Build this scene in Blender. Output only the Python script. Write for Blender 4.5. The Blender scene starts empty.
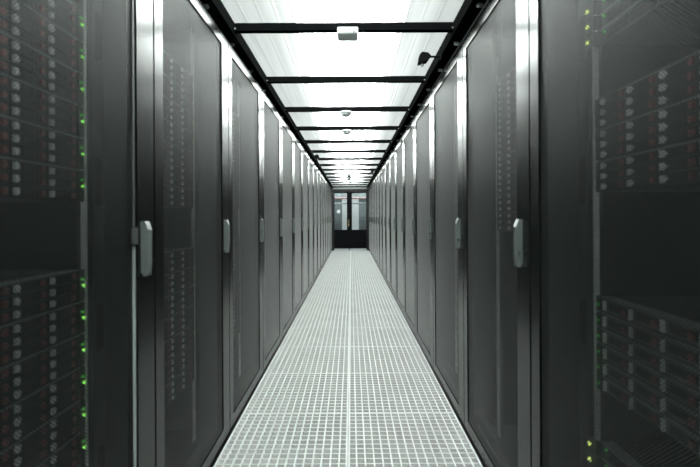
import bpy, bmesh, math, random
from mathutils import Vector, Matrix
random.seed(4)
sc = bpy.context.scene
C = sc.collection

# ------------------------------------------------------------------ camera
CAMZ = 1.112
cam_d = bpy.data.cameras.new('camera')
cam = bpy.data.objects.new('camera', cam_d); C.objects.link(cam)
cam.location = (0.02, 0.0, CAMZ)
cam.rotation_euler = (math.radians(90), 0.005, 0)
cam_d.sensor_width = 36.0
cam_d.lens = 415.0 / 700.0 * 36.0
cam_d.shift_y = -17.0 / 700.0
cam_d.shift_x = -1.0 / 700.0
cam_d.clip_start = 0.02
cam_d.dof.use_dof = True
cam_d.dof.focus_distance = 3.2
cam_d.dof.aperture_fstop = 2.8
sc.camera = cam

# ------------------------------------------------------------------ world, lamps, exposure
w = bpy.data.worlds.new('world'); sc.world = w; w.use_nodes = True
bg = w.node_tree.nodes['Background']
bg.inputs[0].default_value = (0.75, 0.85, 0.85, 1); bg.inputs[1].default_value = 0.03

def area_lamp(name, loc, sx, sy, power, col=(0.945, 1.0, 0.978)):
    l = bpy.data.lights.new(name, 'AREA'); l.shape = 'RECTANGLE'
    l.size = sx; l.size_y = sy; l.energy = power; l.color = col
    o = bpy.data.objects.new(name, l); C.objects.link(o); o.location = loc
    return o
for i in range(10):                              # batten lamps above the translucent ceiling sheets
    area_lamp('batten_lamp', (0.0, -2.0 + 1.6 * i, 2.72), 0.60, 1.5, 68)
area_lamp('room_lamp', (0.0, 15.0, 2.5), 1.6, 1.0, 120)

vs = sc.view_settings
vs.view_transform = 'Standard'; vs.look = 'None'; vs.gamma = 1.0
vs.use_curve_mapping = False
vs.exposure = 0.4
sc.cycles.use_denoising = True
sc.cycles.max_bounces = 10
sc.cycles.diffuse_bounces = 5
sc.cycles.glossy_bounces = 4
sc.cycles.transparent_max_bounces = 32
sc.cycles.sample_clamp_indirect = 8.0

# ------------------------------------------------------------------ materials
def mat(name, col, rough=0.5, metal=0.0, ior=1.5, var=0.0, vscale=6.0, emit=None, estr=0.0, bump=0.0, bscale=300):
    m = bpy.data.materials.new(name); m.use_nodes = True
    nt = m.node_tree; N = nt.nodes; L = nt.links
    b = N['Principled BSDF']
    b.inputs['Roughness'].default_value = rough
    b.inputs['Metallic'].default_value = metal
    b.inputs['IOR'].default_value = ior
    tc = N.new('ShaderNodeTexCoord')
    nz = N.new('ShaderNodeTexNoise'); nz.inputs['Scale'].default_value = vscale; nz.inputs['Detail'].default_value = 4
    L.new(tc.outputs['Object'], nz.inputs['Vector'])
    rp = N.new('ShaderNodeValToRGB')
    c0 = [max(0, c * (1 - var)) for c in col]; c1 = [min(1, c * (1 + var)) for c in col]
    rp.color_ramp.elements[0].position = 0.3; rp.color_ramp.elements[0].color = (*c0, 1)
    rp.color_ramp.elements[1].position = 0.7; rp.color_ramp.elements[1].color = (*c1, 1)
    L.new(nz.outputs['Fac'], rp.inputs['Fac'])
    L.new(rp.outputs['Color'], b.inputs['Base Color'])
    if emit:
        b.inputs['Emission Color'].default_value = (*emit, 1); b.inputs['Emission Strength'].default_value = estr
    if bump:
        n2 = N.new('ShaderNodeTexNoise'); n2.inputs['Scale'].default_value = bscale
        L.new(tc.outputs['Object'], n2.inputs['Vector'])
        bp = N.new('ShaderNodeBump'); bp.inputs['Strength'].default_value = bump; bp.inputs['Distance'].default_value = 0.001
        L.new(n2.outputs['Fac'], bp.inputs['Height']); L.new(bp.outputs['Normal'], b.inputs['Normal'])
    return m

def matte(m): m.node_tree.nodes['Principled BSDF'].inputs['Specular IOR Level'].default_value = 0.0; return m
M = {}
M['frame'] = mat('black_gloss_paint', (0.004, 0.0046, 0.0043), 0.23, 0.0, 1.32, 0.1)
M['body'] = mat('black_rack_paint', (0.022, 0.025, 0.024), 0.45, 0, 1.5, 0.15)
M['filler'] = mat('dark_grey_filler', (0.035, 0.039, 0.038), 0.5, 0, 1.5, 0.15)
M['port'] = mat('black_brush_port', (0.008, 0.008, 0.008), 0.9)
M['rail'] = mat('zinc_rail', (0.90, 0.94, 0.93), 0.45, 0.0, 1.5, 0.1)
M['chassis'] = mat('server_chassis', (0.02, 0.023, 0.023), 0.45, 0, 1.5, 0.15, 20)
M['lip'] = mat('chassis_steel_lip', (0.30, 0.33, 0.325), 0.4, 0.4, 1.5, 0.1)
M['drive'] = mat('drive_carrier', (0.025, 0.028, 0.03), 0.45, 0, 1.5, 0.2, 40)
M['drive_light'] = mat('drive_carrier_grey', (0.16, 0.18, 0.165), 0.45, 0, 1.5, 0.2, 40)
M['lever'] = mat('drive_lever', (0.94, 0.97, 0.97), 0.35, 0.0, 1.5, 0.1)
M['tab'] = mat('drive_red_tab', (0.30, 0.13, 0.13), 0.45, 0, 1.5, 0.1)
M['green'] = mat('led_green', (0.05, 0.5, 0.05), 0.4, emit=(0.34, 1.0, 0.16), estr=1.7)
M['green_dim'] = mat('led_green_dim', (0.05, 0.3, 0.05), 0.4, emit=(0.16, 1.0, 0.12), estr=0.5)
M['amber'] = mat('led_yellow_green', (0.4, 0.5, 0.1), 0.4, emit=(0.72, 0.9, 0.22), estr=1.6)
M['amber_dim'] = mat('led_amber_dim', (0.3, 0.35, 0.1), 0.4, emit=(0.75, 0.85, 0.25), estr=0.9)
M['handle'] = mat('handle_zinc', (0.08, 0.093, 0.088), 0.42, 0.1, 1.5, 0.06)
M['chrome'] = mat('chrome', (0.75, 0.78, 0.78), 0.2, 0.9)
M['white_plastic'] = mat('white_plastic', (0.84, 0.88, 0.86), 0.45, 0, 1.5, 0.03)
M['beam'] = matte(mat('black_beam', (0.003, 0.0033, 0.0033), 0.8, 0, 1.3, 0.1))
M['bar'] = matte(mat('dark_bar', (0.003, 0.0033, 0.0035), 0.6, 0, 1.3, 0.1))
M['bolt'] = mat('bolt_steel', (0.7, 0.74, 0.73), 0.3, 0.8)
M['grate'] = mat('grating_white', (0.50, 0.512, 0.502), 0.65, 0, 1.25, 0.05, 3)
M['sub'] = mat('subfloor_dark', (0.05, 0.05, 0.05), 0.8, 0, 1.5, 0.2)
M['doorblack'] = matte(mat('door_black', (0.007, 0.0075, 0.0085), 0.6, 0, 1.3, 0.1))
M['brass'] = mat('brass', (0.75, 0.55, 0.22), 0.3, 0.9)
M['kick'] = mat('steel_kick', (0.5, 0.54, 0.54), 0.35, 0.7)
M['wall'] = mat('grey_wall', (0.12, 0.13, 0.13), 0.7, 0, 1.5, 0.05)
M['whitewall'] = mat('white_wall', (0.80, 0.82, 0.82), 0.7, 0, 1.5, 0.04)
M['cab'] = mat('grey_cabinet', (0.10, 0.115, 0.12), 0.5, 0, 1.5, 0.1)
M['cabslot'] = mat('cabinet_slot', (0.045, 0.05, 0.055), 0.6)
M['red'] = mat('red_pipe', (0.13, 0.06, 0.055), 0.5)
M['cam'] = matte(mat('camera_black', (0.006, 0.0065, 0.0065), 0.6))

def damper_mat(name, v):
    m = mat(name, (v, v * 1.015, v), 0.5, 0.2, 1.5, 0.10, 12)
    nt = m.node_tree; N = nt.nodes; L = nt.links
    tc = N.new('ShaderNodeTexCoord'); wv = N.new('ShaderNodeTexWave'); wv.bands_direction = 'Y'
    wv.inputs['Scale'].default_value = 18; L.new(tc.outputs['Object'], wv.inputs['Vector'])
    bp = N.new('ShaderNodeBump'); bp.inputs['Strength'].default_value = 0.5; bp.inputs['Distance'].default_value = 0.004
    L.new(wv.outputs['Fac'], bp.inputs['Height']); L.new(bp.outputs['Normal'], N['Principled BSDF'].inputs['Normal'])
    return m
M['damper0'] = damper_mat('damper_plate_grey', 0.20)
M['damper1'] = damper_mat('damper_plate_mid', 0.24)
M['damper2'] = damper_mat('damper_plate_pale', 0.36)

def mesh_mat():                                   # perforated steel: 6 mm pitch round holes really let light and sight through
    m = bpy.data.materials.new('perforated_steel'); m.use_nodes = True
    nt = m.node_tree; N = nt.nodes; L = nt.links
    b = N['Principled BSDF']
    b.inputs['Base Color'].default_value = (0.014, 0.0165, 0.0155, 1)
    b.inputs['Roughness'].default_value = 0.45; b.inputs['IOR'].default_value = 1.25
    b.inputs['Sheen Weight'].default_value = 0.42; b.inputs['Sheen Roughness'].default_value = 0.21
    tc = N.new('ShaderNodeTexCoord'); sp = N.new('ShaderNodeSeparateXYZ'); cb = N.new('ShaderNodeCombineXYZ')
    L.new(tc.outputs['Object'], sp.inputs[0])
    L.new(sp.outputs['Y'], cb.inputs['X']); L.new(sp.outputs['Z'], cb.inputs['Y'])
    mp = N.new('ShaderNodeMapping'); mp.inputs['Rotation'].default_value = (0, 0, math.radians(45))
    L.new(cb.outputs[0], mp.inputs['Vector'])
    vo = N.new('ShaderNodeTexVoronoi'); vo.voronoi_dimensions = '2D'; vo.feature = 'F1'
    vo.inputs['Scale'].default_value = 167; vo.inputs['Randomness'].default_value = 0
    L.new(mp.outputs[0], vo.inputs['Vector'])
    lt = N.new('ShaderNodeMath'); lt.operation = 'GREATER_THAN'; lt.inputs[1].default_value = 0.47
    L.new(vo.outputs['Distance'], lt.inputs[0])
    L.new(lt.outputs[0], b.inputs['Alpha'])
    return m
M['mesh'] = mesh_mat()

def sheet_mat():                                  # translucent ribbed polycarbonate
    m = bpy.data.materials.new('translucent_polycarbonate'); m.use_nodes = True
    nt = m.node_tree; N = nt.nodes; L = nt.links
    out = N['Material Output']; N.remove(N['Principled BSDF'])
    tc = N.new('ShaderNodeTexCoord')
    mp = N.new('ShaderNodeMapping'); mp.inputs['Scale'].default_value = (14, 0.6, 1)
    L.new(tc.outputs['Object'], mp.inputs['Vector'])
    nz = N.new('ShaderNodeTexNoise'); nz.inputs['Scale'].default_value = 1.0; nz.inputs['Detail'].default_value = 3
    L.new(mp.outputs[0], nz.inputs['Vector'])
    rp = N.new('ShaderNodeValToRGB')
    rp.color_ramp.elements[0].position = 0.3; rp.color_ramp.elements[0].color = (0.64, 0.66, 0.65, 1)
    rp.color_ramp.elements[1].position = 0.7; rp.color_ramp.elements[1].color = (0.88, 0.90, 0.89, 1)
    L.new(nz.outputs['Fac'], rp.inputs['Fac'])
    tr = N.new('ShaderNodeBsdfTranslucent'); df = N.new('ShaderNodeBsdfDiffuse')
    L.new(rp.outputs[0], tr.inputs['Color']); L.new(rp.outputs[0], df.inputs['Color'])
    rf = N.new('ShaderNodeBsdfRefraction'); rf.inputs['Roughness'].default_value = 0.40; rf.inputs['IOR'].default_value = 1.2
    L.new(rp.outputs[0], rf.inputs['Color'])
    mx = N.new('ShaderNodeMixShader'); mx.inputs[0].default_value = 0.3
    L.new(tr.outputs[0], mx.inputs[1]); L.new(df.outputs[0], mx.inputs[2])
    m2 = N.new('ShaderNodeMixShader'); m2.inputs[0].default_value = 0.82
    L.new(mx.outputs[0], m2.inputs[1]); L.new(rf.outputs[0], m2.inputs[2])
    L.new(m2.outputs[0], out.inputs['Surface'])
    return m
M['sheet'] = sheet_mat()

def glass_mat():
    m = bpy.data.materials.new('door_glass'); m.use_nodes = True
    nt = m.node_tree; N = nt.nodes; L = nt.links
    out = N['Material Output']; N.remove(N['Principled BSDF'])
    tr = N.new('ShaderNodeBsdfTransparent'); tr.inputs[0].default_value = (0.86, 0.90, 0.90, 1)
    gl = N.new('ShaderNodeBsdfGlossy'); gl.inputs['Roughness'].default_value = 0.05
    mx = N.new('ShaderNodeMixShader'); mx.inputs[0].default_value = 0.07
    L.new(tr.outputs[0], mx.inputs[1]); L.new(gl.outputs[0], mx.inputs[2]); L.new(mx.outputs[0], out.inputs['Surface'])
    return m
M['glass'] = glass_mat()
def thin_plastic(m):
    N = m.node_tree.nodes; L = m.node_tree.links
    tr = N.new('ShaderNodeBsdfTranslucent'); tr.inputs[0].default_value = (0.88, 0.91, 0.89, 1)
    mx = N.new('ShaderNodeMixShader'); mx.inputs[0].default_value = 0.45
    L.new(N['Principled BSDF'].outputs[0], mx.inputs[1]); L.new(tr.outputs[0], mx.inputs[2]); L.new(mx.outputs[0], N['Material Output'].inputs['Surface'])
thin_plastic(M['white_plastic'])

# ------------------------------------------------------------------ mesh helpers
def box(bm, x0, x1, y0, y1, z0, z1):
    v = [bm.verts.new((x, y, z)) for x in (x0, x1) for y in (y0, y1) for z in (z0, z1)]
    for f in ((0, 1, 3, 2), (4, 6, 7, 5), (0, 4, 5, 1), (2, 3, 7, 6), (0, 2, 6, 4), (1, 5, 7, 3)):
        bm.faces.new([v[i] for i in f])
def prism(bm, pts, axis, a0, a1):                 # pts in the two other axes
    def mk(p, a):
        return {'x': (a, p[0], p[1]), 'y': (p[0], a, p[1]), 'z': (p[0], p[1], a)}[axis]
    A = [bm.verts.new(mk(p, a0)) for p in pts]; B = [bm.verts.new(mk(p, a1)) for p in pts]
    n = len(pts)
    bm.faces.new(A); bm.faces.new(B[::-1])
    for i in range(n):
        bm.faces.new((A[i], B[i], B[(i + 1) % n], A[(i + 1) % n]))
def cyl(bm, c, r, h, axis='z', n=16, r2=None):
    R = {'z': Matrix(), 'x': Matrix.Rotation(math.pi / 2, 4, 'Y'), 'y': Matrix.Rotation(math.pi / 2, 4, 'X')}[axis]
    bmesh.ops.create_cone(bm, cap_ends=True, segments=n, radius1=r, radius2=r if r2 is None else r2, depth=h, matrix=Matrix.Translation(c) @ R)
def lathe(bm, c, prof, n=24):                     # prof: list of (r, z)
    rings = []
    for r, z in prof:
        rings.append([bm.verts.new((c[0] + r * math.cos(2 * math.pi * k / n), c[1] + r * math.sin(2 * math.pi * k / n), c[2] + z)) for k in range(n)])
    for a, b in zip(rings, rings[1:]):
        for k in range(n):
            bm.faces.new((a[k], a[(k + 1) % n], b[(k + 1) % n], b[k]))
    bm.faces.new(rings[0]); bm.faces.new(rings[-1][::-1])
def me(name, bm, m, bevel=0.0, smooth=False):
    bmesh.ops.remove_doubles(bm, verts=bm.verts, dist=1e-6)
    if bevel:
        bmesh.ops.bevel(bm, geom=list(bm.edges), offset=bevel, segments=2, affect='EDGES', profile=0.5)
    bmesh.ops.recalc_face_normals(bm, faces=bm.faces)
    d = bpy.data.meshes.new(name); bm.to_mesh(d); bm.free()
    d.materials.append(M[m])
    if smooth:
        for p in d.polygons: p.use_smooth = True
    return d
def boxes(name, lst, m, bevel=0.0):
    bm = bmesh.new()
    for b in lst: box(bm, *b)
    return me(name, bm, m, bevel)
def ob(name, data, parent=None, loc=(0, 0, 0), rz=0.0):
    o = bpy.data.objects.new(name, data); C.objects.link(o)
    o.location = loc
    if rz: o.rotation_euler = (0, 0, rz)
    if parent is not None: o.parent = parent
    return o
def tag(o, label=None, cat=None, group=None, kind=None):
    if label: o['label'] = label
    if cat: o['category'] = cat
    if group: o['group'] = group
    if kind: o['kind'] = kind
    return o
def copy_tree(o, parent=None, deep=True):
    c = o.copy(); C.objects.link(c); c.parent = parent
    for ch in list(KIDS.get(o.name, [])):
        cc = copy_tree(ch, c)
        KIDS.setdefault(c.name, []).append(cc)
    return c
KIDS = {}
def part(name, data, parent, loc=(0, 0, 0), label=None):
    o = ob(name, data, parent, loc)
    KIDS.setdefault(parent.name, []).append(o)
    if label: o['label'] = label
    return o
ORD = ['first', 'second', 'third', 'fourth', 'fifth', 'sixth', 'seventh', 'eighth', 'ninth', 'tenth', 'eleventh', 'twelfth',
       'thirteenth', 'fourteenth', 'fifteenth', 'sixteenth', 'seventeenth']

Y0, Y1 = -2.4, 13.42
HALF = 0.6
# ------------------------------------------------------------------ floor
fl = ob('floor', boxes('floor', [(-2.4, 2.4, Y0, 18.5, -0.20, -0.045)], 'sub'))
tag(fl, 'raised floor of white square grating tiles along the aisle', None, None, 'structure')
NC = 15; P = 0.6 / NC
bm = bmesh.new()
for k in range(NC + 1):
    wv = 0.0044 if k in (0, NC) else 0.0034
    c = min(max(k * P - 0.3, -0.3 + 0.0055), 0.3 - 0.0055)
    box(bm, c - wv, c + wv, -0.299, 0.299, -0.022, 0.0)
    box(bm, -0.299, 0.299, c - wv + 0.0005, c + wv - 0.0005, -0.022, -0.0008)
d_grate = me('floor_tile', bm, 'grate')
d_damp = [boxes('damper_plate', [(-0.298, 0.298, -0.298, 0.298, -0.044, -0.021)], 'damper%d' % k) for k in range(3)]
TY = 461.5 / 196.5                                 # a tile seam seen at row 413
k0 = -8
for side in (0, 1):
    for k in range(k0, 19):
        yc = TY + (k + 0.5) * 0.6 - 0.0
        if yc - 0.3 > Y1 - 0.02: continue
        t = ob('floor_tile', d_grate, fl, (-0.3 + 0.6 * side, yc, 0))
        v = random.choice([0, 0, 1, 1, 2])
        if side == 0 and k == 3: v = 2
        if k in (0, -1): v = 0
        ob('damper_plate', d_damp[v], t)

# ------------------------------------------------------------------ ceiling
ZB = 2.026
bmc = None
bars_y = [2.107 + 0.8 * k for k in range(-5, 15)]
ceil = ob('ceiling', None, None, (-0.011, 0, ZB)); ceil.empty_display_size = 0.2
tag(ceil, 'white translucent aisle ceiling with black beams and cross bars', None, None, 'structure')
def rel(o): o.location.z -= ZB; return o
for s in (-1, 1):
    bm = bmesh.new()
    xs = sorted((s * 0.552, s * 0.615))
    box(bm, xs[0], xs[1], Y0, Y1 + 0.05, ZB + 0.004, 2.092)
    bm_o = rel(ob('side_beam', me('side_beam', bm, 'beam'), ceil))
    bm = bmesh.new()
    box(bm, -0.010, 0.010, -0.012, 0.012, -0.004, 0.022); box(bm, -0.014, 0.008, -0.010, 0.010, -0.012, -0.002)
    cyl(bm, (0.0, 0, 0.010), 0.005, 0.03, 'x', 8)
    d_clip = me('clip', bm, 'bolt')
    k = 0
    y = Y0 + 0.2
    while y < Y1 - 0.1:
        c = ob('clip', d_clip, bm_o, (s * 0.592, y, ZB + 0.006), math.pi if s > 0 else 0); y += 0.4
    bm = bmesh.new()
    cyl(bm, (0, -0.012, 0), 0.006, 0.012, 'x', 10); cyl(bm, (0, 0.012, 0.004), 0.006, 0.012, 'x', 10)
    d_b = me('bolt', bm, 'bolt')
    for yb in bars_y:
        ob('bolt', d_b, bm_o, (s * 0.550, yb, 2.062))
d_bar = boxes('cross_bar', [(-0.552, 0.552, -0.017, 0.017, 2.050, 2.09)], 'bar', 0.002)
for yb in bars_y:
    rel(ob('cross_bar', d_bar, ceil, (0, yb, 0)))
bm = bmesh.new()                                    # ribbed sheet profile
xs = []
n = 14; pitch = 1.108 / n
for k in range(n):
    x = -0.554 + k * pitch
    xs += [(x, 0.0), (x + pitch - 0.016, 0.0), (x + pitch - 0.011, 0.0012), (x + pitch - 0.005, 0.0012)]
xs.append((0.554, 0.0))
def sheet(y0, y1):
    bm = bmesh.new()
    A = [bm.verts.new((x, y0, z)) for x, z in xs]; B = [bm.verts.new((x, y1, z)) for x, z in xs]
    for i in range(len(xs) - 1): bm.faces.new((A[i], A[i + 1], B[i + 1], B[i]))
    return me('ceiling_panel', bm, 'sheet')
d_sheet = sheet(-0.398, 0.398)
for k in range(len(bars_y) - 1):
    rel(ob('ceiling_panel', d_sheet, ceil, (0, bars_y[k] + 0.4, 2.0915)))
rel(ob('ceiling_panel', sheet(-0.1, 0.1), ceil, (0, bars_y[-1] + 0.105, 2.0915)))

# ------------------------------------------------------------------ racks
RW, RD, RH = 0.8, 1.05, 2.022
h = RW / 2
DZ0, DZ1 = 0.028, 2.008
FH, FG, FV = 0.10, 0.058, 0.055                      # frame widths: handle side, hinge side, top/bottom
def sheet_metal(a, b, c, d):                        # 1.5 mm perforated sheet; inner layers stand for the hole walls
    bm = bmesh.new()
    box(bm, -0.0080, -0.0065, a, b, c, d)
    for x in (-0.0068, -0.0071, -0.0074, -0.0077):
        bm.faces.new([bm.verts.new(p) for p in ((x, a, c), (x, b, c), (x, b, d), (x, a, d))])
    return me('mesh_panel', bm, 'mesh')
def make_rack():
    r = ob('server_rack', None); r.empty_display_size = 0.2
    g = 0.002
    part('side_panel', boxes('side_panel', [(-RD, -0.045, -h + g, -h + 0.02, 0.04, RH - 0.03)], 'body'), r)
    part('side_panel', boxes('side_panel', [(-RD, -0.045, h - 0.02, h - g, 0.04, RH - 0.03)], 'body'), r)
    part('top_panel', boxes('top_panel', [(-RD, -0.008, -h + g, h - g, RH - 0.018, RH), (-0.06, -0.034, -h + g, h - g, RH - 0.05, RH - 0.018)], 'frame'), r)
    part('base', boxes('base', [(-RD, -0.035, -h + g, h - g, 0.0, 0.04), (-0.10, -0.07, -h + 0.03, h - 0.03, 0.04, 0.09)], 'filler'), r)
    part('back_panel', boxes('back_panel', [(-RD, -RD + 0.02, -h + 0.02, h - 0.02, 0.04, RH - 0.02)], 'body'), r)
    for s in (-1, 1):
        y = sorted((s * 0.2405, s * 0.2495))
        part('mounting_rail', boxes('mounting_rail', [(-0.130, -0.127, y[0], y[1], 0.04, RH - 0.02), (-0.127, -0.117, *sorted((s * 0.2435, s * 0.2495)), 0.06, RH - 0.04)], 'rail'), r)
        y = sorted((s * 0.254, s * 0.379))
        fp = part('filler_panel', boxes('filler_panel', [(-0.150, -0.147, y[0], y[1], 0.04, RH - 0.02), (-0.147, -0.135, *sorted((s * 0.306, s * 0.318)), 0.04, RH - 0.02)], 'filler'), r)
        bm = bmesh.new()
        pts = [(0.022 * math.cos(a), (0.05 if math.sin(a) > 0 else -0.05) + 0.022 * math.sin(a)) for a in [2 * math.pi * (q + .5) / 16 for q in range(16)]]
        prism(bm, pts, 'x', -0.146, -0.1425)
        d = me('cable_port', bm, 'port')
        for z in (0.35, 0.78, 1.22, 1.66):
            part('cable_port', d, fp, (0, s * 0.345, z))
    # door
    y0, y1 = -h + 0.005, h - 0.005
    dr = part('door', None, r)
    bm = bmesh.new()
    t0, t1 = -0.03, 0.0
    def fr(a, b, c, d):
        box(bm, t0, t1, a, b, c, d)
    fr(y0, y0 + FG, DZ0, DZ1); fr(y1 - FH, y1, DZ0, DZ1)
    fr(y0 + FG, y1 - FH, DZ0, DZ0 + FV); fr(y0 + FG, y1 - FH, DZ1 - FV, DZ1)
    dr.data = None
    fm = me('door_frame', bm, 'frame')
    bm = bmesh.new(); bm.from_mesh(fm)
    fm2 = fm
    dr_mesh = part('door_frame', fm2, dr)
    # fold round the perforated sheet
    part('mesh_panel', sheet_metal(y0 + FG - 0.001, y1 - FH + 0.001, DZ0 + FV - 0.001, DZ1 - FV + 0.001), dr)
    # handle: plate, lever with chamfered head and forked foot
    bm = bmesh.new()
    hy = y1 - 0.067
    box(bm, 0.0, 0.004, hy - 0.015, hy + 0.015, 0.948, 1.10)
    prism(bm, [(0.004, 1.092), (0.004, 0.955), (0.018, 0.955), (0.020, 0.970), (0.020, 1.072), (0.010, 1.097)], 'y', hy - 0.0125, hy + 0.0125)
    prism(bm, [(hy - 0.0125, 0.955), (hy - 0.0125, 0.938), (hy, 0.951), (hy + 0.0125, 0.938), (hy + 0.0125, 0.955)], 'x', 0.004, 0.018)
    box(bm, 0.020, 0.022, hy - 0.008, hy + 0.008, 0.975, 1.068)
    part('handle', me('handle', bm, 'handle'), dr)
    bm = bmesh.new()
    cyl(bm, (0.011, hy + 0.0145, 0.985), 0.007, 0.010, 'y', 12)
    part('lock_cylinder', me('lock_cylinder', bm, 'chrome'), dr)
    bm = bmesh.new()
    prism(bm, [(0.0203, 1.073), (0.0103, 1.0985), (0.004, 1.0985), (0.004, 1.1005), (0.0115, 1.1005), (0.0220, 1.074)], 'y', hy - 0.0128, hy + 0.0128)
    part('handle_highlight', me('handle_highlight', bm, 'chrome'), dr)  # chrome strip added over the chamfer to paint in its lit highlight
    bm = bmesh.new()
    cyl(bm, (-0.004, 0, 0), 0.0048, 0.05, 'z', 10); box(bm, -0.02, -0.004, -0.002, 0.006, -0.02, 0.02)
    dh = me('hinge', bm, 'port')
    for z in (0.20, 1.82):
        part('hinge', dh, dr, (0, -h, z))
    return r
rack0 = make_rack()
LB, RB = 1.31, 1.345                                  # world y of the boundary beyond the first rack in view
used = False
def rack(side, k, label):
    global used
    o = rack0 if not used else copy_tree(rack0)
    used = True
    yb = (LB if side < 0 else RB) + 0.8 * k
    o.location = (side * HALF, yb - h, 0)
    o.rotation_euler = (0, 0, 0 if side < 0 else math.pi)
    tag(o, label, 'server rack', 'black racks of the %s row' % ('left' if side < 0 else 'right'))
    return o
for side in (-1, 1):
    nm = 'left' if side < 0 else 'right'
    for k in range(0, 16):
        if k == 0: lab = 'black server rack with mesh door, nearest of the %s row, cut by the picture edge' % nm
        elif k == 15: lab = 'black server rack with mesh door, last of the %s row beside the end doors' % nm
        else: lab = 'black server rack with mesh door and grey handle, %s of the %s row' % (ORD[k], nm)
        o = rack(side, k, lab)
        if k == 0 and side < 0: rod_rack = o
    rack(side, -1, 'black server rack with mesh door, out of the picture before the first %s rack' % nm)

dr = [c for c in KIDS[rod_rack.name] if c.name.startswith('door')][0]
part('lock_rod', boxes('lock_rod', [(-0.006, -0.001, 0.2765, 0.2845, 0.11, 1.03)], 'lip'), dr, label='pale lock rod beside the door frame')
part('lock_rod', boxes('lock_rod', [(-0.006, -0.002, 0.2785, 0.2835, 1.085, 1.90)], 'filler'), dr)
part('lock_box', boxes('lock_box', [(-0.006, 0.006, 0.270, 0.288, 1.035, 1.082)], 'filler', 0.002), dr)
# ------------------------------------------------------------------ servers
U = 0.04445
SX = -0.124
def drive_meshes(w, hh, tag_):
    bm = bmesh.new(); box(bm, -0.02, 0.0, -w / 2, w / 2, -hh / 2, hh / 2)
    for q in range(4):
        yy = -w / 2 + w * (0.30 + 0.13 * q)
        box(bm, 0.0, 0.0012, yy, yy + w * 0.08, -hh * 0.34, hh * 0.34)
    return me('drive_' + tag_, bm, 'drive')
W2, H2 = 0.108, 0.0262
d_drive2 = drive_meshes(W2, H2, 'bay')
d_lever = boxes('lever', [(0.0, 0.008, -0.0055, 0.0055, -0.008, 0.008), (0.0, 0.004, 0.0055, 0.012, -0.003, 0.003)], 'lever', 0.0012)
d_tab = boxes('release_tab', [(0.0, 0.007, -0.006, 0.006, -0.0075, 0.0075)], 'tab', 0.0012)
d_led = boxes('status_light', [(0.0, 0.006, -0.003, 0.003, -0.0038, 0.0038)], 'green', 0.001)
d_led_dim = boxes('status_light', [(0.0, 0.005, -0.0026, 0.0026, -0.003, 0.003)], 'green_dim', 0.0008)
d_led_amb = boxes('status_light', [(0.0, 0.006, -0.004, 0.004, -0.005, 0.005)], 'amber', 0.001)
def chassis(nu):
    hh = nu * U - 0.0015
    bm = bmesh.new(); box(bm, -0.6, -0.021, -0.221, 0.221, 0, hh)
    for z0, z1 in ((0.0, 0.0022), (hh - 0.0022, hh)): box(bm, -0.021, 0.0, -0.221, 0.221, z0, z1)
    return me('chassis', bm, 'chassis')
def ear(nu, s):
    y = sorted((s * 0.2225, s * 0.241))
    return boxes('ear', [(-0.0025, 0.004, y[0], y[1], 0.001, nu * U - 0.003)], 'chassis')
def lip(nu):
    hh = nu * U - 0.0015
    return boxes('top_lip', [(-0.03, 0.003, -0.222, 0.222, hh - 0.0030, hh + 0.0004)], 'lip')
d_led_far = boxes('status_light', [(0.0, 0.005, -0.0024, 0.0024, -0.003, 0.003)], 'amber_dim', 0.0008)
def make_2u(bright):
    t = ob('storage_server', None); t.empty_display_size = 0.05
    part('chassis', chassis(2), t); part('top_lip', lip(2), t)
    for s in (-1, 1): part('ear', ear(2, s), t)
    for c in range(4):
        for r in range(3):
            d = part('drive', d_drive2, t, (-0.002, -0.1655 + 0.1105 * c, 0.0155 + 0.0285 * r))
            part('lever', d_lever, d, (0, -W2 / 2 + 0.009, 0))
            part('release_tab', d_tab, d, (0, W2 / 2 - 0.020, 0.0))
    part('status_light', d_led if bright else d_led_far, t, (0.004, 0.232, 0.043))
    if bright: part('status_light', d_led_dim, t, (0.004, 0.229, 0.060))
    return t
d_drive_1 = boxes('drive_bay_dark', [(-0.02, -0.004, -0.048, 0.048, -0.017, 0.017)], 'drive')
d_grill = boxes('drive_grill', [(-0.004, 0.0, -0.048, -0.034, -0.017, 0.017), (-0.004, 0.0, -0.034, 0.048, 0.010, 0.017), (-0.004, 0.0, -0.034, 0.048, -0.017, -0.012)], 'drive_light')
def make_1u():
    t = ob('rack_server', None); t.empty_display_size = 0.05
    part('chassis', chassis(1), t); part('top_lip', lip(1), t)
    for s in (-1, 1): part('ear', ear(1, s), t)
    for c in range(4):
        d = part('drive', d_drive_1, t, (0, -0.160 + 0.107 * c, 0.0215))
        part('grill', d_grill, d, (0, 0, 0))
        part('release_tab', d_tab, d, (-0.004, 0.030, -0.003))
        part('lever', boxes('lever', [(0, 0.008, -0.003, 0.003, -0.014, 0.014)], 'lever'), d, (0, -0.043, 0))
    part('status_light', d_led_dim, t, (0.004, -0.229, 0.020))
    return t
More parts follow.
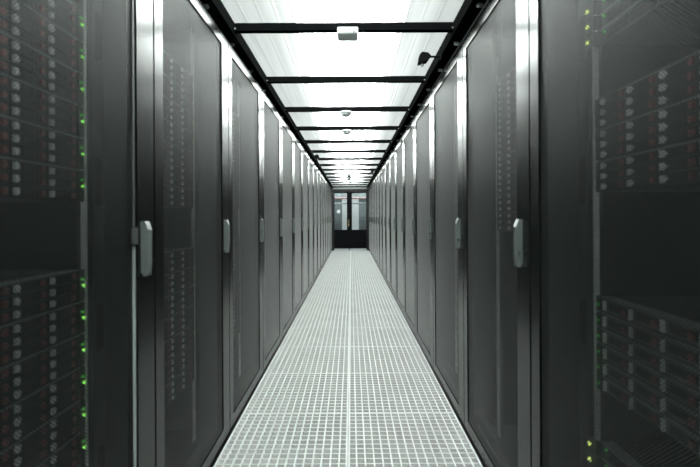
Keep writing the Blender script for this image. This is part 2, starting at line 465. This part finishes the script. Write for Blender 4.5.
def make_switch():
    t = ob('network_switch', None); t.empty_display_size = 0.05
    part('chassis', chassis(1), t); part('top_lip', lip(1), t)
    for s in (-1, 1):
        y = sorted((s * 0.2225, s * 0.2655))
        part('ear', boxes('ear', [(0.0145, 0.0175, y[0], y[1], 0.001, U - 0.003), (-0.0025, 0.0145, *sorted((s * 0.2225, s * 0.226)), 0.001, U - 0.003)], 'chassis'), t)
    part('faceplate', boxes('faceplate', [(-0.021, -0.002, -0.22, 0.22, 0.003, 0.038)], 'filler'), t)
    for c in range(4):
        bm = bmesh.new()
        for q in range(6):
            for z in (0.012, 0.026): box(bm, -0.002, 0.0, -0.0425 + 0.0145 * q, -0.0305 + 0.0145 * q, z - 0.005, z + 0.005)
        part('port_block', me('port_block', bm, 'port'), t, (0, -0.15 + 0.096 * c, 0.0015))
    part('status_light', d_led_amb, t, (0.0175, -0.251, 0.021), 'yellow green status light')
    part('link_light', d_led_dim, t, (0.0, 0.195, 0.021)); part('link_light', d_led_dim, t, (0.0, -0.2, 0.03))
    return t
PROTO = {}
def server(kind, side, k, z, label, group):
    if kind not in PROTO:
        PROTO[kind] = {'2u': lambda: make_2u(True), '2s': lambda: make_2u(False), '1u': make_1u, 'sw': make_switch}[kind]()
        o = PROTO[kind]
    else:
        o = copy_tree(PROTO[kind])
    yb = (LB if side < 0 else RB) + 0.8 * k
    o.location = (side * (HALF - SX), yb - h, z)
    o.rotation_euler = (0, 0, 0 if side < 0 else math.pi)
    tag(o, label, 'switch' if kind == 'sw' else 'server', group)
RN = {0: 'nearest', 1: 'second', 2: 'third'}
def stack(kind, side, k, zb, n, what, stackname):
    nu = 2 if kind in ('2u', '2s') else 1
    where = '%s in %s %s rack' % (stackname, RN[k], 'left' if side < 0 else 'right')
    for i in range(n):
        pos = 'top' if i == n - 1 else 'bottom' if i == 0 else ORD[n - 1 - i] + ' from top'
        server(kind, side, k, zb + i * nu * U, '%s, %s of %s' % (what, pos, where), '%s of %s' % (what, where))
for k in (0, 1, 2):
    kd = '2u' if k == 0 else '2s'
    stack(kd, -1, k, 1.156, 7, 'twelve-bay storage server', 'upper stack')
    stack(kd, -1, k, 0.972 - 14 * U, 7, 'twelve-bay storage server', 'lower stack')
stack('sw', 1, 0, 1.588, 5, 'network switch', 'top stack')
stack('2s', 1, 0, 1.177, 3, 'twelve-bay storage server', 'middle stack')
stack('1u', 1, 0, 0.885 - 6 * U, 6, 'four-bay flat server', 'lower stack')
stack('sw', 1, 0, 0.478 - 4 * U, 4, 'network switch', 'bottom stack')
stack('2s', 1, 1, 1.04, 8, 'twelve-bay storage server', 'upper stack')
stack('2s', 1, 2, 1.04, 8, 'twelve-bay storage server', 'upper stack')

# ------------------------------------------------------------------ end wall, doors, room beyond
DY = 13.5
CX = -0.03
tag(ob('wall_end', boxes('wall_end', [(-2.4, -0.60, DY - 0.05, DY + 0.08, -0.045, 2.7), (0.60, 2.4, DY - 0.05, DY + 0.08, -0.045, 2.7), (-0.60, 0.60, DY - 0.03, DY + 0.08, 2.0, 2.7)], 'wall')),
    'dark wall closing the far end of the aisle', None, None, 'structure')
door = ob('door_1', None, None, (0, DY, 0)); tag(door, 'black double doors with glazed upper panes at the aisle end', None, None, 'structure')
part('door_frame', boxes('door_frame', [(-0.598, -0.53, -0.03, 0.06, 0, 1.998), (0.53, 0.598, -0.03, 0.06, 0, 1.998), (-0.53, 0.53, -0.03, 0.06, 1.90, 1.998)], 'port'), door)
for s in (-1, 1):
    x0, x1 = (-0.528, CX - 0.004) if s < 0 else (CX + 0.004, 0.528)
    st = 0.078
    a, b = (x0 + 0.012, x1 - st) if s < 0 else (x0 + st, x1 - 0.012)
    leaf = part('leaf', boxes('leaf', [(x0, a, -0.01, 0.03, 0.012, 1.898), (b, x1, -0.01, 0.03, 0.012, 1.898), (a, b, -0.01, 0.03, 0.012, 0.68), (a, b, -0.01, 0.03, 1.872, 1.898)], 'doorblack'), door)
    part('muntin', boxes('muntin', [(a, b, -0.006, 0.026, 1.515, 1.55)], 'cab'), leaf)
    part('muntin_trim', boxes('muntin_trim', [(a, b, -0.012, -0.007, 1.545, 1.558)], 'kick'), leaf)
    part('glass_pane', boxes('glass_pane', [(a, b, 0.006, 0.012, 0.68, 1.514)], 'glass'), leaf)
    part('glass_pane', boxes('glass_pane', [(a, b, 0.006, 0.012, 1.551, 1.872)], 'glass'), leaf)
    part('kick_plate', boxes('kick_plate', [(x0 + 0.004, x1 - 0.004, -0.016, -0.011, 0.014, 0.07)], 'kick'), leaf)
    for z0, z1 in ((0.12, 0.37), (0.40, 0.65)):
        part('lower_panel', boxes('lower_panel', [(a + 0.03, b - 0.03, -0.016, -0.011, z0, z1)], 'doorblack', 0.002), leaf)
    bm = bmesh.new()
    hx = CX + s * 0.035
    cyl(bm, (hx, -0.05, 1.0), 0.011, 0.30, 'z', 10)
    for z in (0.88, 1.12): cyl(bm, (hx, -0.03, z), 0.008, 0.04, 'y', 8)
    part('pull_handle', me('pull_handle', bm, 'cam'), leaf)
part('astragal', boxes('astragal', [(CX - 0.014, CX + 0.014, -0.016, -0.0105, 0.012, 1.898)], 'doorblack'), door)
bm = bmesh.new(); box(bm, CX - 0.05, CX - 0.016, -0.02, -0.011, 0.80, 1.02); cyl(bm, (CX - 0.028, -0.03, 0.93), 0.014, 0.03, 'y', 12)
part('lock_plate', me('lock_plate', bm, 'brass'), door, label='brass lock plate')
bm = bmesh.new(); lathe(bm, (0, 0, 0), [(0.03, 0), (0.03, 0.02), (0.018, 0.035)], 12)
part('floor_stop', me('floor_stop', bm, 'chrome'), door, (CX, -0.06, 0.0))
bm = bmesh.new(); cyl(bm, (-0.385, -0.001, 1.28), 0.055, 0.003, 'y', 24)
tag(ob('round_sticker', me('round_sticker', bm, 'white_plastic'), None, (0, DY + 0.006, 0)), 'small white round sticker on the left door pane', 'sticker')
tag(ob('wall_back', boxes('wall_back', [(-2.4, 2.4, 17.2, 17.3, -0.045, 2.7)], 'whitewall')), 'white wall of the room beyond the end doors', None, None, 'structure')
tag(ob('trim_1', boxes('trim_1', [(-2.4, 2.4, DY + 0.08, 17.3, 2.7, 2.75)], 'whitewall')), 'ceiling slab of the room beyond the end doors', None, None, 'structure')
for s in (-1, 1):
    c = ob('equipment_cabinet', None, None, (s * 0.62, 15.5, -0.045))
    part('body', boxes('body', [(-0.30, 0.30, 0.02, 0.6, 0, 2.05)], 'cab'), c)
    dd = part('door', boxes('door', [(-0.297, 0.297, 0.0, 0.019, 0.06, 2.03)], 'cab', 0.003), c)
    for q in range(6):
        part('vent_slot', boxes('vent_slot', [(-0.24, 0.24, -0.003, 0.0, 0.5 + q * 0.09, 0.53 + q * 0.09)], 'cabslot'), dd)
    tag(c, 'grey equipment cabinet behind the %s pane of the end doors' % ('left' if s < 0 else 'right'), 'cabinet', 'cabinets beyond the end doors')
bm = bmesh.new(); cyl(bm, (0, 0, 0), 0.03, 4.6, 'x', 14)
for x in (-1.5, 0.0, 1.5): cyl(bm, (x, 0, 0), 0.04, 0.06, 'x', 14)
for x in (-0.62, 0.62): box(bm, x - 0.015, x + 0.015, -0.01, 0.058, -0.015, 0.015)
tag(ob('sprinkler_pipe', me('sprinkler_pipe', bm, 'red'), None, (0, 15.44, 1.79)), 'red horizontal pipe seen through the upper panes of the end doors', 'pipe')
for s, nm in ((-1, 'left'), (1, 'right')):
    x = sorted((s * 2.4, s * 2.5))
    tag(ob('wall_' + nm, boxes('wall_' + nm, [(x[0], x[1], Y0, 17.3, -0.045, 3.2)], 'wall')), 'grey room wall hidden behind the %s rack row' % nm, None, None, 'structure')

# ------------------------------------------------------------------ things on the ceiling
bm = bmesh.new(); box(bm, -0.052, 0.052, -0.048, 0.048, -0.036, 0.0)
bx = ob('sensor_box', None, None, (0.008, 2.092, 2.049))
part('housing', me('housing', bm, 'white_plastic', 0.006), bx)
part('seam', boxes('seam', [(-0.0505, 0.0505, -0.0488, 0.0488, -0.0185, -0.0165)], 'filler'), bx)
part('indicator', boxes('indicator', [(0.028, 0.034, -0.049, -0.047, -0.030, -0.025)], 'filler'), bx)
tag(bx, 'white square sensor box under the nearest cross bar', 'sensor')
def detector(k, y, x, label):
    t = ob('smoke_detector', None, None, (x, y, 2.049))
    bm = bmesh.new(); lathe(bm, (0, 0, 0), [(0.052, 0.0), (0.052, -0.010), (0.046, -0.014)], 24)
    part('base', me('base', bm, 'white_plastic', 0, True), t)
    bm = bmesh.new(); lathe(bm, (0, 0, 0), [(0.046, -0.0142), (0.045, -0.026), (0.036, -0.040), (0.020, -0.047), (0.004, -0.049)], 24)
    part('dome', me('dome', bm, 'white_plastic', 0, True), t)
    bm = bmesh.new(); lathe(bm, (0, 0, 0), [(0.0475, -0.0180), (0.0475, -0.0225)], 24)
    part('vent_ring', me('vent_ring', bm, 'filler', 0, True), t)
    tag(t, label, 'smoke detector', 'round detectors under the cross bars')
detector(0, bars_y[7], -0.02, 'white round smoke detector under the third cross bar, nearest of four')
detector(1, bars_y[8], -0.02, 'white round smoke detector under the fourth cross bar, second of four')
detector(2, bars_y[14], -0.015, 'white round smoke detector far down the aisle, third of four')
detector(3, bars_y[15], -0.015, 'white round smoke detector farthest down the aisle')
def cam_unit(x, y, s, label):
    BX = 0.541 if s > 0 else 0.563
    t = ob('security_camera', None, None, (x, y, 2.02)); S = 1.15
    bm = bmesh.new()
    prism(bm, [(S * p, S * q) for p, q in ((-0.034, -0.034), (-0.026, 0.012), (-0.014, 0.024), (0.016, 0.020), (0.030, 0.004), (0.012, -0.022))], 'y', -0.024, 0.024)
    part('housing', me('housing', bm, 'cam', 0.003), t)
    bm = bmesh.new(); cyl(bm, (0, 0, 0), 0.009, 0.014, 'z', 14)
    ln = part('lens', me('lens', bm, 'lip'), t, (-0.014, 0, -0.041)); ln.rotation_euler = (0, 0.3, 0)
    bm = bmesh.new(); cyl(bm, (0, 0, 0), 0.006, BX - abs(x) - 0.02, 'x', 10)
    part('arm', me('arm', bm, 'cam'), t, ((BX - abs(x) - 0.02) / 2 + 0.02, 0, 0.006))
    part('mount_plate', boxes('mount_plate', [(-0.004, 0, -0.018, 0.018, -0.014, 0.026)], 'cam'), t, (BX - abs(x), 0, 0))
    if s < 0: t.rotation_euler = (0, 0, math.pi)
    tag(t, label, 'camera', 'small black cameras on the ceiling beams')
cam_unit(0.446, 2.38, 1, 'small black camera on an arm from the right ceiling beam, nearest')
cam_unit(-0.49, 6.25, -1, 'tiny black camera on the left ceiling beam')
cam_unit(0.455, 8.4, 1, 'tiny black camera far along the right ceiling beam')
